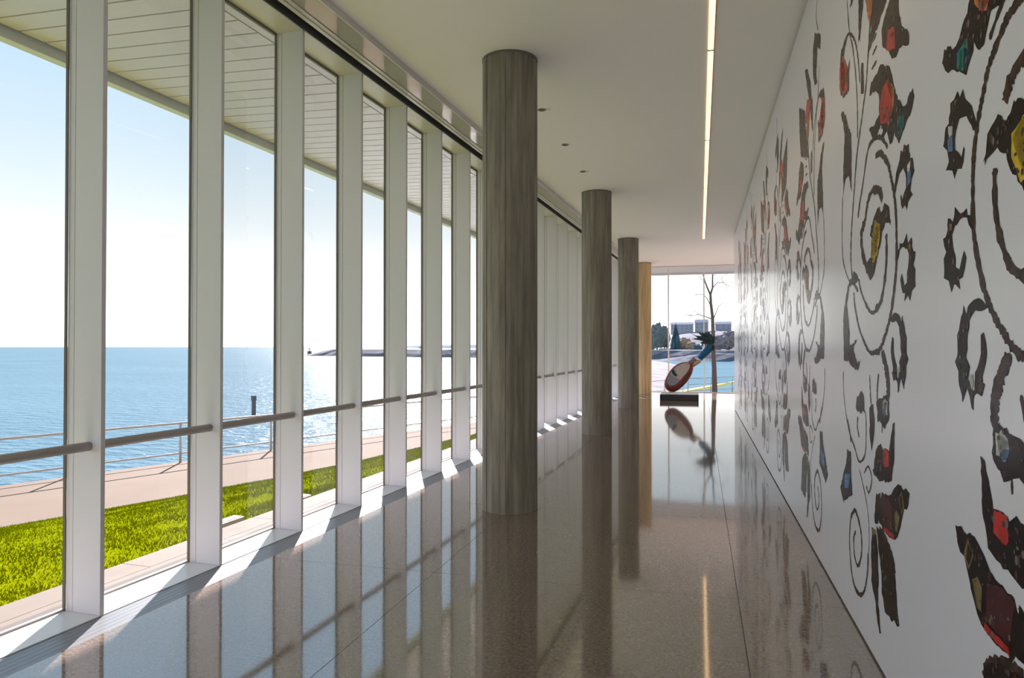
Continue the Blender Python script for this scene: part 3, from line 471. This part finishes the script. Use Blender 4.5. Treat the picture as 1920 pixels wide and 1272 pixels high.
PN = ['curl_print'] * 3 + ['pendant_print', 'handbag_print', 'handbag_print', 'handbag_print', 'boot_print', 'leaf_print', 'leaf_print', 'leaf_print', 'curl_print', 'handbag_print', 'handbag_print', 'leaf_print', 'curl_print', 'brooch_print', 'pendant_print', 'leaf_print', 'pendant_print', 'pendant_print', 'pendant_print', 'leaf_print', 'leaf_print', 'handbag_print', 'boot_print', 'handbag_print']
while len(PN) < len(MD['P']): PN.append('leaf_print')
XM = -.0012
def tile_parts(split):
    out = []
    mb = MB()
    for i, (w, q) in enumerate(MD['S']): ribbon(mb, clipz(q), w, XM, i)
    out.append(('scroll_print', mb, 'ink_vine'))
    if split:
        for i, q in enumerate(MD['P']):
            mb = MB(); blob(mb, q, XM - .0004, 50 + i)
            if mb.f: out.append((PN[i], mb, 'ink_dark'))
    else:
        mb = MB()
        for i, q in enumerate(MD['P']): blob(mb, q, XM - .0004, 50 + i)
        out.append(('motif_print', mb, 'ink_dark'))
    mb = MB(); mg = MB()
    for i, q in enumerate(MD['P']):
        dots(mb, q, XM - .0010, 90 + i, 260); dots(mg, q, XM - .0012, 190 + i, 130)
    out.append(('bead_print', mb, 'ink_mauve')); out.append(('glint_print', mg, 'ink_glint'))
    if split:
        for i, (c_, q) in enumerate(MD['A']):
            mb = MB(); blob(mb, q, XM - .0008, 150 + i, .003); out.append((c_.replace('dark', 'dark_') + '_patch', mb, 'ink_' + c_))
    else:
        by = {}
        for i, (c_, q) in enumerate(MD['A']): blob(by.setdefault(c_, MB()), q, XM - .0008, 150 + i, .003)
        for c_, mb in by.items(): out.append((c_.replace('dark', 'dark_') + '_patch', mb, 'ink_' + c_))
    return out
M['ink_mauve'] = ink('ink_mauve_beads', [(.3, (.05, .03, .03)), (.6, (.09, .05, .045)), (.8, (.04, .05, .05))], 30)
M['ink_glint'] = ink('ink_glint', [(.3, (.15, .11, .07)), (.6, (.17, .14, .13)), (.8, (.22, .07, .055))], 25)
ordw = {0: 'cropped by the photo edge', 1: 'fully shown with red and orange handbags', 2: 'third along the wall', 3: 'fourth along the wall', 4: 'fifth along the wall', 5: 'sixth along the wall', 6: 'seventh along the wall', 7: 'eighth along the wall, heavily foreshortened'}
protos = {}
for k in range(-3, 7):
    split = -1 <= k <= 1
    if split not in protos:
        root = empty('mural_ornament', (WX, 0, 0)); protos[split] = root
        for nm, mb, mt in tile_parts(split):
            po = mb.build(nm, M[mt], root)
            if nm in ('scroll_print', 'bead_print', 'glint_print', 'motif_print') or (not split): po['kind'] = 'stuff'
        o = root
    else: o = copy_tree(protos[split], name='mural_ornament')
    # mirrored side by side: even tiles run forward, odd tiles run back
    if k % 2 == 0: o.location = (WX, 2.955 + k * TW, 0); o.scale = (1, 1, 1)
    else: o.location = (WX, 2.955 + (k + 1) * TW, 0); o.scale = (1, -1, 1)
    lab = {-3: 'jewelled scroll ornament of the mural, farthest behind the viewer', -2: 'jewelled scroll ornament of the mural, next behind the viewer',
           -1: 'nearest jewelled scroll ornament of the mural, cut off by the right picture edge, yellow-framed bag',
           0: 'second jewelled scroll ornament of the mural, whole, big leaves and spiral at its foot',
           1: 'third jewelled scroll ornament along the mural wall, narrow, spiral on its near side',
           2: 'fourth jewelled scroll ornament along the mural wall, slender and reddish in its upper half',
           3: 'fifth jewelled scroll ornament along the mural wall, thin streaks only',
           4: 'sixth jewelled scroll ornament along the mural wall, in the sheen of the end window',
           5: 'seventh jewelled scroll ornament along the mural wall, one from the far end',
           6: 'last jewelled scroll ornament of the mural, at the far end of the wall'}[k]
    tag(o, lab, 'mural', 'mirrored ornaments printed along the mural wall')

# ================================================================ sculpture
pl = MB().box(-.545, .545, -.42, .42, 0, .172).build('sculpture_plinth', M['plinth'], bevel=.008)
pl.location = (-.578, 21.3, 0); tag(pl, 'low black rectangular plinth under the leaning sculpture', 'plinth')
YS = 21.25; base = Vector((-.70, YS, .172))
def W(x, y, dy=0):                 # offsets of the sculpture from its base, zoom units of the study
    p = at(1220 + x / 7.07, 600 + y / 7.07, YS); return Vector((p.x - base.x, dy, p.z - base.z))
sc_ = empty('leaning_gourd_sculpture', base); tag(sc_, 'painted leaning sculpture, oxblood gourd-like bowl with blue neck and dark spiky leaves', 'sculpture')
out_ = [(275, 962), (215, 935), (178, 885), (178, 820), (215, 740), (262, 655), (335, 592), (430, 548), (510, 552), (565, 592), (577, 640), (545, 740), (485, 830), (410, 900), (340, 955)]
inn_ = [(300, 868), (245, 862), (216, 832), (225, 770), (258, 715), (292, 662), (355, 608), (440, 570), (500, 570), (523, 590), (512, 640), (478, 700), (432, 750), (385, 800), (350, 840)]
def loop3(pts, dy, k=1.0, ctr=None):
    v = [W(a, b, dy) for a, b in pts]; c_ = ctr or sum(v, Vector()) / len(v)
    c2 = Vector((c_.x, dy, c_.z)); return [c2 + (p - c2) * k for p in v]
mb = MB(); rings = [loop3(inn_, -.17, .96), loop3(inn_, -.215, 1.02), loop3(out_, -.18, .97), loop3(out_, -.04, 1.0), loop3(out_, .09, .93), loop3(out_, .19, .74), loop3(out_, .25, .42)]
nn = len(out_)
for r_ in rings: mb.v += [tuple(p) for p in r_]
for i in range(len(rings) - 1):
    for k in range(nn):
        k2 = (k + 1) % nn; mb.f.append((i * nn + k, i * nn + k2, (i + 1) * nn + k2, (i + 1) * nn + k))
mb.f.append(tuple((len(rings) - 1) * nn + k for k in range(nn)))
for v_ in range(len(mb.v)):
    p = mb.v[v_]; mb.v[v_] = (p[0], p[1], max(p[2], -.0))
o = mb.build('bowl_shell', M['oxblood'], sc_, smooth=True); sd_ = o.modifiers.new('s', 'SUBSURF'); sd_.levels = 2; sd_.render_levels = 2
def facepoly(name, pts, dy, m, th=.02):
    v = [W(a, b, dy) for a, b in pts]; mb = MB(); n_ = len(v)
    mb.v = [tuple(p) for p in v] + [(p.x, p.y + th, p.z) for p in v]
    tri = tessellate_polygon([[Vector((p.x, p.z, 0)) for p in v]])
    for t in tri: mb.f.append(tuple(t)); mb.f.append(tuple(n_ + i for i in reversed(t)))
    for i in range(n_): j = (i + 1) % n_; mb.f.append((i, j, n_ + j, n_ + i))
    return mb.build(name, m, sc_)
facepoly('sound_board', [(300, 872), (245, 866), (212, 832), (222, 768), (262, 700), (300, 745), (370, 780), (395, 795), (350, 845)], -.195, M['grey_bowl'])
facepoly('top_panel', [(262, 700), (292, 655), (355, 604), (440, 566), (505, 566), (527, 590), (514, 642), (478, 702), (432, 752), (395, 795), (370, 780), (300, 745)], -.199, M['cream'])
facepoly('dark_notch', [(278, 668), (312, 655), (330, 700), (358, 728), (335, 752), (312, 735), (290, 712)], -.225, M['leafdark'], .03)
facepoly('peg', [(470, 575), (500, 565), (508, 590), (482, 605)], -.222, M['tan'], .03)
# neck
def tubeW(name, pts, rad, m, n=12):
    return MB().tube([W(a, b, dy) for a, b, dy in pts], rad, n).build(name, m, sc_, smooth=True)
tubeW('neck_joint', [(520, 600, -.02), (560, 560, 0), (600, 520, 0)], [.11, .10, .09], M['mauve'])
tubeW('tan_collar', [(560, 610, -.08), (610, 570, -.08), (660, 545, -.08)], [.045, .06, .045], M['tan'])
tubeW('blue_neck', [(645, 515, 0), (690, 470, 0), (740, 425, 0), (775, 375, 0), (785, 330, 0)], [.085, .105, .115, .105, .085], M['teal'])
tubeW('leaf_stalk', [(785, 350, .0), (790, 300, .0), (800, 250, .02)], [.085, .08, .05], M['leafdark'])
tubeW('leaf_stalk', [(730, 330, -.08), (720, 290, -.06), (735, 255, -.03)], [.02, .025, .02], M['oxblood'])
def leaf(a, b, wd, dy0, dy1, bend=0):
    wd *= 1.5
    A = W(a[0], a[1], dy0); B = W(b[0], b[1], dy1); mb = MB(); k = 6
    ax = (B - A); side = ax.cross(Vector((0, 1, 0))).normalized()
    for i in range(k + 1):
        t = i / k; c_ = A + ax * t + side * (bend * math.sin(PI * t)); w_ = wd * (.35 + .65 * math.sin(PI * min(1, t * 1.05 + .12))) * (1 - t ** 3)
        w_ = max(w_, .002)
        mb.v += [tuple(c_ + side * w_ + Vector((0, .01, 0))), tuple(c_ - Vector((0, .018 * (1 - t) + .003, 0))), tuple(c_ - side * w_ + Vector((0, .01, 0))), tuple(c_ + Vector((0, .02, 0)))]
    for i in range(k):
        for j in range(4):
            j2 = (j + 1) % 4; mb.f.append((4 * i + j, 4 * i + j2, 4 * i + 4 + j2, 4 * i + 4 + j))
    mb.f.append((3, 2, 1, 0)); mb.f.append((4 * k, 4 * k + 1, 4 * k + 2, 4 * k + 3))
    return mb.build('leaf', M['leafdark'], sc_)
for (a, b, wd, d0, d1, bd) in [((790, 260), (560, 195, ), .045, 0, -.1, .03), ((790, 270), (525, 262), .04, 0, .0, -.03), ((780, 250), (590, 130), .03, .02, .15, .02), ((790, 240), (665, 165), .05, 0, -.1, 0),
                               ((800, 250), (705, 150), .045, 0, .1, -.03), ((805, 250), (770, 140), .045, 0, 0, .03), ((800, 270), (520, 225), .02, .05, .2, .03), ((800, 270), (620, 265), .055, -.05, -.15, -.02),
                               ((810, 290), (850, 190), .04, 0, 0, 0), ((800, 300), (860, 300), .05, 0, -.1, .02), ((800, 330), (845, 420), .05, 0, 0, .0), ((790, 330), (790, 440), .04, -.04, -.1, .03), ((800, 300), (480, 135), .012, .05, .25, .04), ((770, 280), (640, 300), .035, 0, -.15, .03),
                               ((800, 290), (900, 240), .03, .05, .3, .03)]:
    leaf(a, b, wd, d0, d1, bd)

# ================================================================ outdoors
# terrace strip outside the glass: two rows of pavers
ter = MB().box(-.56, .0, -8.6, 25.0, -.35, -.075).build('terrace_bed', M['groove'], None); ter.location = FP(0, 3.775); ter.rotation_euler = (0, 0, -FA); tag(ter, kind='structure')
pv = {}
for row, (x0, x1) in enumerate(((-.285, -.004), (-.55, -.29))):
    base_m = MB().box(x0, x1, .003, DS * 1.5 - .003, -.075, -.05)
    o0 = None; y = -8.4 + row * .7
    while y < 23.6:
        if o0 is None: o0 = base_m.build('paver', M['paver'], ter); o = o0
        else: o = o0.copy(); COL.objects.link(o); o.parent = ter
        o.location = (0, y, 0); y += DS * 1.5
# promenade slab reaching to the sea wall, turning right past the building
E0 = Vector((-12.578, 14.95)); ED = Vector((.3703, .9289)); EN = Vector((-.9289, .3703))
def edge(t, off=0): return E0 + ED * t + EN * off
a0 = edge(-32, .15); a1 = edge(31, .15)
pr = MB().prism([tuple(a0), (40, -17), (40, 60), (13.4, 60), tuple(a1)], -4.2, -1.35).build('promenade', M['promenade']); tag(pr, kind='structure')
# retaining base below the building and end terrace
MB().prism([(LX(-9, 4.3), -9), (30, -9), (30, 26.4), (LX(26.4, 4.3), 26.4)], -1.35, -.35).build('building_plinth', M['promenade'])['kind'] = 'structure'
tag(MB().box(-3.0, 8, YF + .06, 26.4, -.35, -.12).build('end_terrace', M['paver']), kind='structure')
# lawn bank
lw = MB(); NA, NB = 70, 10; grid = []
def lawn_pt(y, t):
    nx = LX(y, 4.335); fx = -10.75 + (y - 8.76) * .4077
    x = nx + (fx - nx) * t; z = -.085 + (-1.33 + .085) * t
    return Vector((x, y, z))
for i in range(NA + 1):
    y = -9 + 34.5 * i / NA
    for j in range(NB + 1):
        p = lawn_pt(y, j / NB); bz = 0 if j in (0, NB) else .035 * noise.noise(Vector((p.x * .9, p.y * .9, 0)))
        lw.v.append((p.x, p.y, p.z + bz))
for i in range(NA):
    for j in range(NB):
        a = i * (NB + 1) + j; lw.f.append((a, a + 1, a + NB + 2, a + NB + 1))
lo = lw.build('lawn', M['lawn'], smooth=True); tag(lo, kind='structure')
gb = MB(); rnd = random.Random(3)
for _ in range(120000):
    y = rnd.uniform(2.0, 16) if rnd.random() < .8 else rnd.uniform(2, 25)
    t = rnd.random() ** 1.3; p = lawn_pt(y, t)
    if t > .02: p.z += .035 * noise.noise(Vector((p.x * .9, p.y * .9, 0))) * min(1, t * 8) * (1 if t < .9 else 0)
    patch = noise.noise(Vector((p.x * 1.7, p.y * 1.7, 5)))
    hgt = rnd.uniform(.012, .034) * (1 + .5 * patch); a = rnd.random() * PI; w_ = rnd.uniform(.005, .010)
    dx, dy = math.cos(a) * w_, math.sin(a) * w_; lx, ly = rnd.uniform(-.03, .03), rnd.uniform(-.03, .03)
    n0 = len(gb.v); gb.v += [(p.x - dx, p.y - dy, p.z - .012), (p.x + dx, p.y + dy, p.z - .012), (p.x + lx, p.y + ly, p.z + hgt)]; gb.f.append((n0, n0 + 1, n0 + 2))
go = gb.build('lawn_grass', M['grass']); tag(go, 'bright green short grass on the bank outside the windows', 'grass', kind='stuff')
# two low ground lights at the edge of the lawn
for (p0, p1, lab) in (((-4.134, 5.42), (-4.073, 5.75), 'low pale metal ground light at the lawn edge, nearer one'), ((-4.03, 6.59), (-3.975, 6.77), 'low pale metal ground light at the lawn edge, farther one')):
    c_ = Vector(((p0[0] + p1[0]) / 2 - .10, (p0[1] + p1[1]) / 2 + .02, -.09)); ln = math.dist(p0, p1)
    t = empty('ground_light', c_, -FA); tag(t, lab, 'light', 'ground lights along the lawn edge')
    MB().box(-.06, .06, -ln / 2, ln / 2, .0, .05).build('housing', M['rail_out'], t, bevel=.01)
    MB().box(-.045, .045, -ln / 2 + .02, ln / 2 - .02, .05, .056).build('lens', M['lamp_lens'], t)

# promenade railing along the water, in sections
def railing(pts, label, m, zt=(-.36, -.73, -1.115), r=.028, name='promenade_railing'):
    t = empty(name, (pts[0][0], pts[0][1], -1.35)); tag(t, label, 'railing', 'railings along the waterfront'); o = Vector((pts[0][0], pts[0][1], -1.35))
    for z, nm in zip(zt, ('top_rail', 'middle_rail', 'low_rail')):
        if z is None: continue
        MB().tube([Vector((p[0], p[1], z)) - o for p in pts], r if nm == 'top_rail' else r * .75, 8).build(nm, m, t, smooth=True)
    pm_ = MB().tube([(0, 0, 0), (0, 0, 1.0)], .032, 8); p0 = None
    for a, b in zip(pts, pts[1:]):
        A, B = Vector(a), Vector(b); L = (B - A).length; k = max(1, round(L / 2.606))
        for i in range(k + (1 if b == pts[-1] else 0)):
            q = A + (B - A) * (i / k); loc = (q.x - o.x, q.y - o.y, 0)
            if p0 is None: p0 = pm_.build('post', m, t, smooth=True); x = p0
            else: x = p0.copy(); COL.objects.link(x); x.parent = t
            x.location = loc
    return t
railing([tuple(edge(-2.606 * 9)), tuple(edge(2.606 * 12))], 'long pale three-bar railing along the promenade outside the side windows', M['rail_out'], zt=(-.36, None, -1.115))
e1 = edge(2.606 * 12)
railing([(e1.x + .3, e1.y - .1), (2.0, 47.3), (9, 55)], 'grey three-bar railing beyond the end window', M['rail_grey'])
kb = MB(); A_, B_ = Vector((-1.32, 44.2)), Vector((2.6, 58.5)); nd = (B_ - A_).normalized(); sdv = Vector((nd.y, -nd.x)) * .16
yb = MB().prism([tuple(A_ - sdv * 1.4), tuple(A_ + sdv * 1.4), tuple(B_ + sdv * .6), tuple(B_ - sdv * .6)], 0, .16).build('yellow_kerb', M['yellow']); yb.location = (0, 0, -1.35)
tag(yb, 'yellow painted kerb on the ground behind the sculpture', 'kerb')

# lake
lake = MB(); lake.quad((-26000, -3000, -3.5), (26000, -3000, -3.5), (26000, 29000, -3.5), (-26000, 29000, -3.5))
lk = lake.build('lake', M['water']); tag(lk, kind='structure')
# mooring pile in the water
t = empty('mooring_pile', (-30.9, 44.1, -3.5)); tag(t, 'dark timber pile standing in the water beyond the railing', 'pile')
MB().tube([(0, 0, -1.0), (0, 0, 1.5), (.01, 0, 1.53)], [.15, .15, .14], 12).build('pile_post', M['timber'], t)
MB().tube([(0, 0, 1.2), (0, 0, 1.56)], .185, 12).build('pile_cap', M['timber'], t)
# breakwater: rock mound with uneven crest
def mound(name, pts, top, half, m, label, cat, step=6, seed=1, z0=-3.6):
    rnd = random.Random(seed); mb = MB(); P = []
    for a, b in zip(pts, pts[1:]):
        A, B = Vector(a), Vector(b); k = max(1, int((B - A).length / step))
        for i in range(k): P.append(A + (B - A) * (i / k))
    P.append(Vector(pts[-1])); prof = [(-1, 0), (-.75, .45), (-.4, .95), (0, 1), (.4, .95), (.75, .45), (1, 0)]; nP = len(prof)
    for i, p in enumerate(P):
        d = (P[min(i + 1, len(P) - 1)] - P[max(i - 1, 0)]).normalized(); nv = Vector((-d.y, d.x)); tp = min(1, .12 + min(i, len(P) - 1 - i) / 5.0)
        for (a, h_) in prof:
            q = p + nv * half * a * (1 + rnd.uniform(-.08, .08)); mb.v.append((q.x, q.y, z0 + (top - z0) * h_ * tp * (1 + rnd.uniform(-.05, .04))))
    for i in range(len(P) - 1):
        for k in range(nP - 1):
            a = i * nP + k; mb.f.append((a, a + 1, a + nP + 1, a + nP))
    mb.f.append(tuple(range(nP))); e = (len(P) - 1) * nP; mb.f.append(tuple(e + k for k in range(nP)))
    o = mb.build(name, m); tag(o, label, cat); return o
mound('breakwater', [(-222, 372), (-185, 352), (-120, 322), (-30, 300), (60, 290)], 0.3, 9, M['rock'], 'long low dark stone breakwater on the lake, seen through the side windows', 'breakwater')
t = empty('channel_marker', (-232, 387, -3.5)); tag(t, 'small dark channel marker just off the tip of the breakwater', 'marker')
MB().tube([(0, 0, -.5), (0, 0, 2.4), (0, 0, 2.5)], [1.3, 1.3, .9], 10).build('marker_base', M['timber'], t); MB().tube([(0, 0, 2.4), (0, 0, 4.4)], .22, 8).build('marker_mast', M['timber'], t)
t = empty('beacon_hut', (-97, 315.2, .3)); tag(t, 'little grey peaked hut on top of the breakwater', 'hut')
mb = MB(); mb.box(-1.5, 1.5, -1.5, 1.5, 0, 1.0).build('hut_wall', M['rock'], t)
mb = MB(); mb.v = [(-1.9, -1.9, 1.0), (1.9, -1.9, 1.0), (1.9, 1.9, 1.0), (-1.9, 1.9, 1.0), (0, 0, 3.0)]; mb.f = [(0, 1, 4), (1, 2, 4), (2, 3, 4), (3, 0, 4), (3, 2, 1, 0)]; mb.build('hut_roof', M['rock'], t)
MB().tube([(0, 0, 3.0), (0, 0, 8.5)], .12, 6).build('hut_mast', M['timber'], t)
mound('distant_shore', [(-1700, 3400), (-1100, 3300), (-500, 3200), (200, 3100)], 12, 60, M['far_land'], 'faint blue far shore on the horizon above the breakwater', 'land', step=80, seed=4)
t = empty('distant_boat', (-930, 2280, -3.5)); tag(t, 'tiny boat on the horizon of the lake', 'boat')
MB().prism([(-11, -3), (9, -3), (14, 0), (9, 3), (-11, 3)], 0, 3).build('hull', M['rock'], t); MB().box(-6, 2, -2, 2, 3, 6.5).build('cabin', M['fascia'], t)

# ---- view through the end window
mound('inner_breakwater', [(-16, 262), (-4, 260), (10, 257), (60, 250)], -.75, 7, M['rock'], 'dark low stone breakwater across the harbour behind the sculpture', 'breakwater', step=4, seed=8)
spit = MB(); rnd = random.Random(12); NX, NY = 14, 40
for i in range(NY + 1):
    for j in range(NX + 1):
        u = j / NX; v = i / NY; y = 47 + 150 * v ** 1.5; xr = -.9 - 1.6 * v * 8 * .3; xl = -14 - 28 * v
        x = xl + (xr - xl) * u; z = -3.7 + (1.75 * math.sin(PI * min(1, u * 1.0)) ** .5 if 0 < u < 1 else 0) + rnd.uniform(-.18, .18)
        spit.v.append((x, y, z))
for i in range(NY):
    for j in range(NX):
        a = i * (NX + 1) + j; spit.f.append((a, a + 1, a + NX + 2, a + NX + 1))
so = spit.build('rocky_spit', M['spit']); tag(so, kind='structure')
# far bank with hill
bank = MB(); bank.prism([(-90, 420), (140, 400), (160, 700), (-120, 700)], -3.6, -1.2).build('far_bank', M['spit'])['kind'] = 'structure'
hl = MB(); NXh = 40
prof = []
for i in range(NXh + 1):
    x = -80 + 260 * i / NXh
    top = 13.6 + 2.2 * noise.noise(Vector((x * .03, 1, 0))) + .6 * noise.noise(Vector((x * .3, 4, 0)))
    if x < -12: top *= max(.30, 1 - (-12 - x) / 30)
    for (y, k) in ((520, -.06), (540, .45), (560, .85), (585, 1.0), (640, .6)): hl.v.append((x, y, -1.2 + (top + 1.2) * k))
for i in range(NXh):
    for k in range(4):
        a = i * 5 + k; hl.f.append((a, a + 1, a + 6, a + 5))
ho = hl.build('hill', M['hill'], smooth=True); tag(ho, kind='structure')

def far_tree(px, pyt, Y, w, m, label, shape='round', seed=0, pyb=663):
    top = at(px, pyt, Y); z0 = -1.2; H = top.z - z0; rnd = random.Random(seed)
    t = empty('far_tree', (top.x, Y, z0)); tag(t, label, 'tree', 'trees on the far bank')
    MB().tube([(0, 0, 0), (0, 0, H * .5)], [w * .06, w * .04], 6).build('trunk', M['bark'], t)
    bm = bmesh.new()
    if shape == 'cone':
        bmesh.ops.create_cone(bm, segments=14, radius1=w / 2, radius2=.1, depth=H * .95, cap_ends=True); bmesh.ops.subdivide_edges(bm, edges=bm.edges, cuts=4, use_grid_fill=True)
        for v in bm.verts: v.co *= 1; v.co.x *= 1 + rnd.uniform(-.1, .75) * (1.2 - abs(v.co.z) / H); v.co.y *= 1 + rnd.uniform(-.1, .75); v.co.z += H * .52 + rnd.uniform(-.2, .2)
    else:
        bmesh.ops.create_icosphere(bm, subdivisions=4, radius=1)
        for v in bm.verts:
            d = 1 + .28 * noise.noise(v.co * 2.2 + Vector((seed, 0, 0))) + .14 * noise.noise(v.co * 6 + Vector((seed, 3, 0)))
            v.co = Vector((v.co.x * w / 2, v.co.y * w / 2, v.co.z * H * .44)) * d + Vector((0, 0, H * .56))
    me = bpy.data.meshes.new('crown'); bm.to_mesh(me); bm.free(); me.materials.append(M[m]); c_ = bpy.data.objects.new('crown', me); COL.objects.link(c_); c_.parent = t
for i, a in enumerate([(1232, 607, 410, 8, 'leaf_grey', 'large grey-green tree on the far bank beside the warm column'), (1246, 612, 422, 6, 'leaf_grey', 'smaller grey-green tree on the far bank left of the first window bar'),
        (1267, 607, 404, 4.6, 'leaf_conifer', 'dark blue-green conifer on the far bank', 'cone'), (1283, 634, 414, 8, 'leaf_orange', 'pale orange autumn tree on the far bank'), (1296, 641, 403, 6, 'leaf_orange', 'low orange-brown bush beside the pale orange tree'),
        (1308, 646, 395, 5, 'leaf_conifer', 'small dark green bush on the far bank below the sculpture leaves'), (1350, 628, 404, 9, 'leaf_brown', 'brownish bare-looking tree mass right of the bare trunk'), (1366, 622, 418, 9, 'leaf_brown', 'brownish tree mass beside the mural wall end'),
        (1224, 622, 428, 6, 'leaf_grey', 'grey tree touching the warm column outline'), (1330, 634, 416, 8, 'leaf_brown', 'brown tree mass behind the bare trunk')]):
    far_tree(*a[:6], *(a[6:]), seed=i * 3 + 1)
def house(px0, px1, pyt, pyb, Y, label, wm='house_wall', rm='house_roof'):
    A = at(px0, pyb, Y); B = at(px1, pyt, Y); w = B.x - A.x; h_ = B.z - A.z; z0 = A.z
    t = empty('far_house', ((A.x + B.x) / 2, Y, z0)); tag(t, label, 'house', 'houses across the harbour')
    MB().box(-w / 2, w / 2, -4, 4, -3, h_ * .72).build('wall', M[wm], t)
    mb = MB(); e = w * .04; z1 = h_ * .72
    mb.v = [(-w / 2 - e, -4.4, z1), (w / 2 + e, -4.4, z1), (w / 2 + e, 4.4, z1), (-w / 2 - e, 4.4, z1), (-w / 2, 0, h_), (w / 2, 0, h_)]
    mb.f = [(0, 1, 5, 4), (3, 4, 5, 2), (0, 4, 3), (1, 2, 5), (0, 3, 2, 1)]; mb.build('roof', M[rm], t)
    k = max(2, int(w / 3.2))
    for i in range(k):
        x = -w / 2 + w * (i + .5) / k
        for z_ in ([h_ * .2, h_ * .46] if h_ > 5 else [h_ * .3]): MB().box(x - w / k * .22, x + w / k * .22, -4.06, -3.95, z_, z_ + h_ * .16).build('window', M['house_glass'], t)
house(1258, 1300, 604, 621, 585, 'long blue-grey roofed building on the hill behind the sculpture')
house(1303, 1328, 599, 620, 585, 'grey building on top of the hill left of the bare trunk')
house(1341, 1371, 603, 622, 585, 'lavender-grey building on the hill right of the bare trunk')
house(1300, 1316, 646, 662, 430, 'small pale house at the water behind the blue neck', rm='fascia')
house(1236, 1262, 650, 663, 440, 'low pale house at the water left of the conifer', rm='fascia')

# bare tree just outside the end window
bt = at(1340, 733, 31); ox = Vector((bt.x, 31, -.6))
tr_ = empty('bare_tree', ox); tag(tr_, 'slender bare tree standing outside the end window', 'tree')
def T(px, py, dy=0): return at(px, py, 31 + dy) - ox
MB().tube([(0, 0, -.8), T(1340, 735), T(1339, 690), T(1337, 655), T(1337, 625), T(1336, 595), T(1333, 570), T(1332, 553)], [.13, .12, .10, .095, .085, .07, .06, .055], 10).build('trunk', M['bark'], tr_, smooth=True)
BR = [([(1332, 553, 0), (1327, 542, .1), (1322, 529, .2), (1318, 515, .3), (1316, 495, .4), (1309, 470, .5)], .042), ([(1332, 553, 0), (1336, 540, 0), (1336, 520, -.2), (1338, 500, -.3), (1341, 470, -.4)], .045),
      ([(1333, 575, 0), (1326, 560, .3), (1318, 552, .5), (1307, 553, .8), (1296, 557, 1)], .022), ([(1337, 600, 0), (1341, 590, -.3), (1347, 575, -.5), (1356, 568, -.8), (1370, 568, -1)], .022),
      ([(1336, 540, 0), (1345, 530, .3), (1356, 530, .6), (1366, 537, .9), (1376, 540, 1.2)], .02), ([(1335, 598, 0), (1322, 594, .3), (1310, 590, .5), (1300, 592, .9), (1288, 593, 1.2)], .026),
      ([(1300, 592, .9), (1285, 590, 1.3), (1268, 587, 1.8), (1245, 588, 2.2)], .014), ([(1310, 590, .5), (1303, 584, .7), (1296, 583, .9), (1283, 586, 1.2)], .014), ([(1292, 592, 1.1), (1291, 583, 1.1), (1293, 575, 1.2)], .010),
      ([(1356, 530, .6), (1352, 522, .6), (1360, 515, .8), (1372, 512, 1)], .013), ([(1362, 535, .8), (1361, 545, .8), (1363, 552, .9)], .010), ([(1322, 529, .2), (1312, 520, .3), (1305, 514, .5)], .013),
      ([(1341, 590, -.3), (1350, 588, -.5), (1360, 592, -.7)], .010), ([(1326, 560, .3), (1320, 566, .3), (1308, 568, .5)], .010), ([(1307, 553, .8), (1300, 549, .9)], .014), ([(1339, 515, -.2), (1350, 505, -.2), (1362, 492, -.2)], .016)]
for pts, r_ in BR:
    k = len(pts); MB().tube([T(*q) for q in pts], [r_ * (1 - .65 * i / (k - 1)) for i in range(k)], 7).build('branch', M['bark'], tr_, smooth=True)
# joint clean-up: every top-level helper has a kind or a category
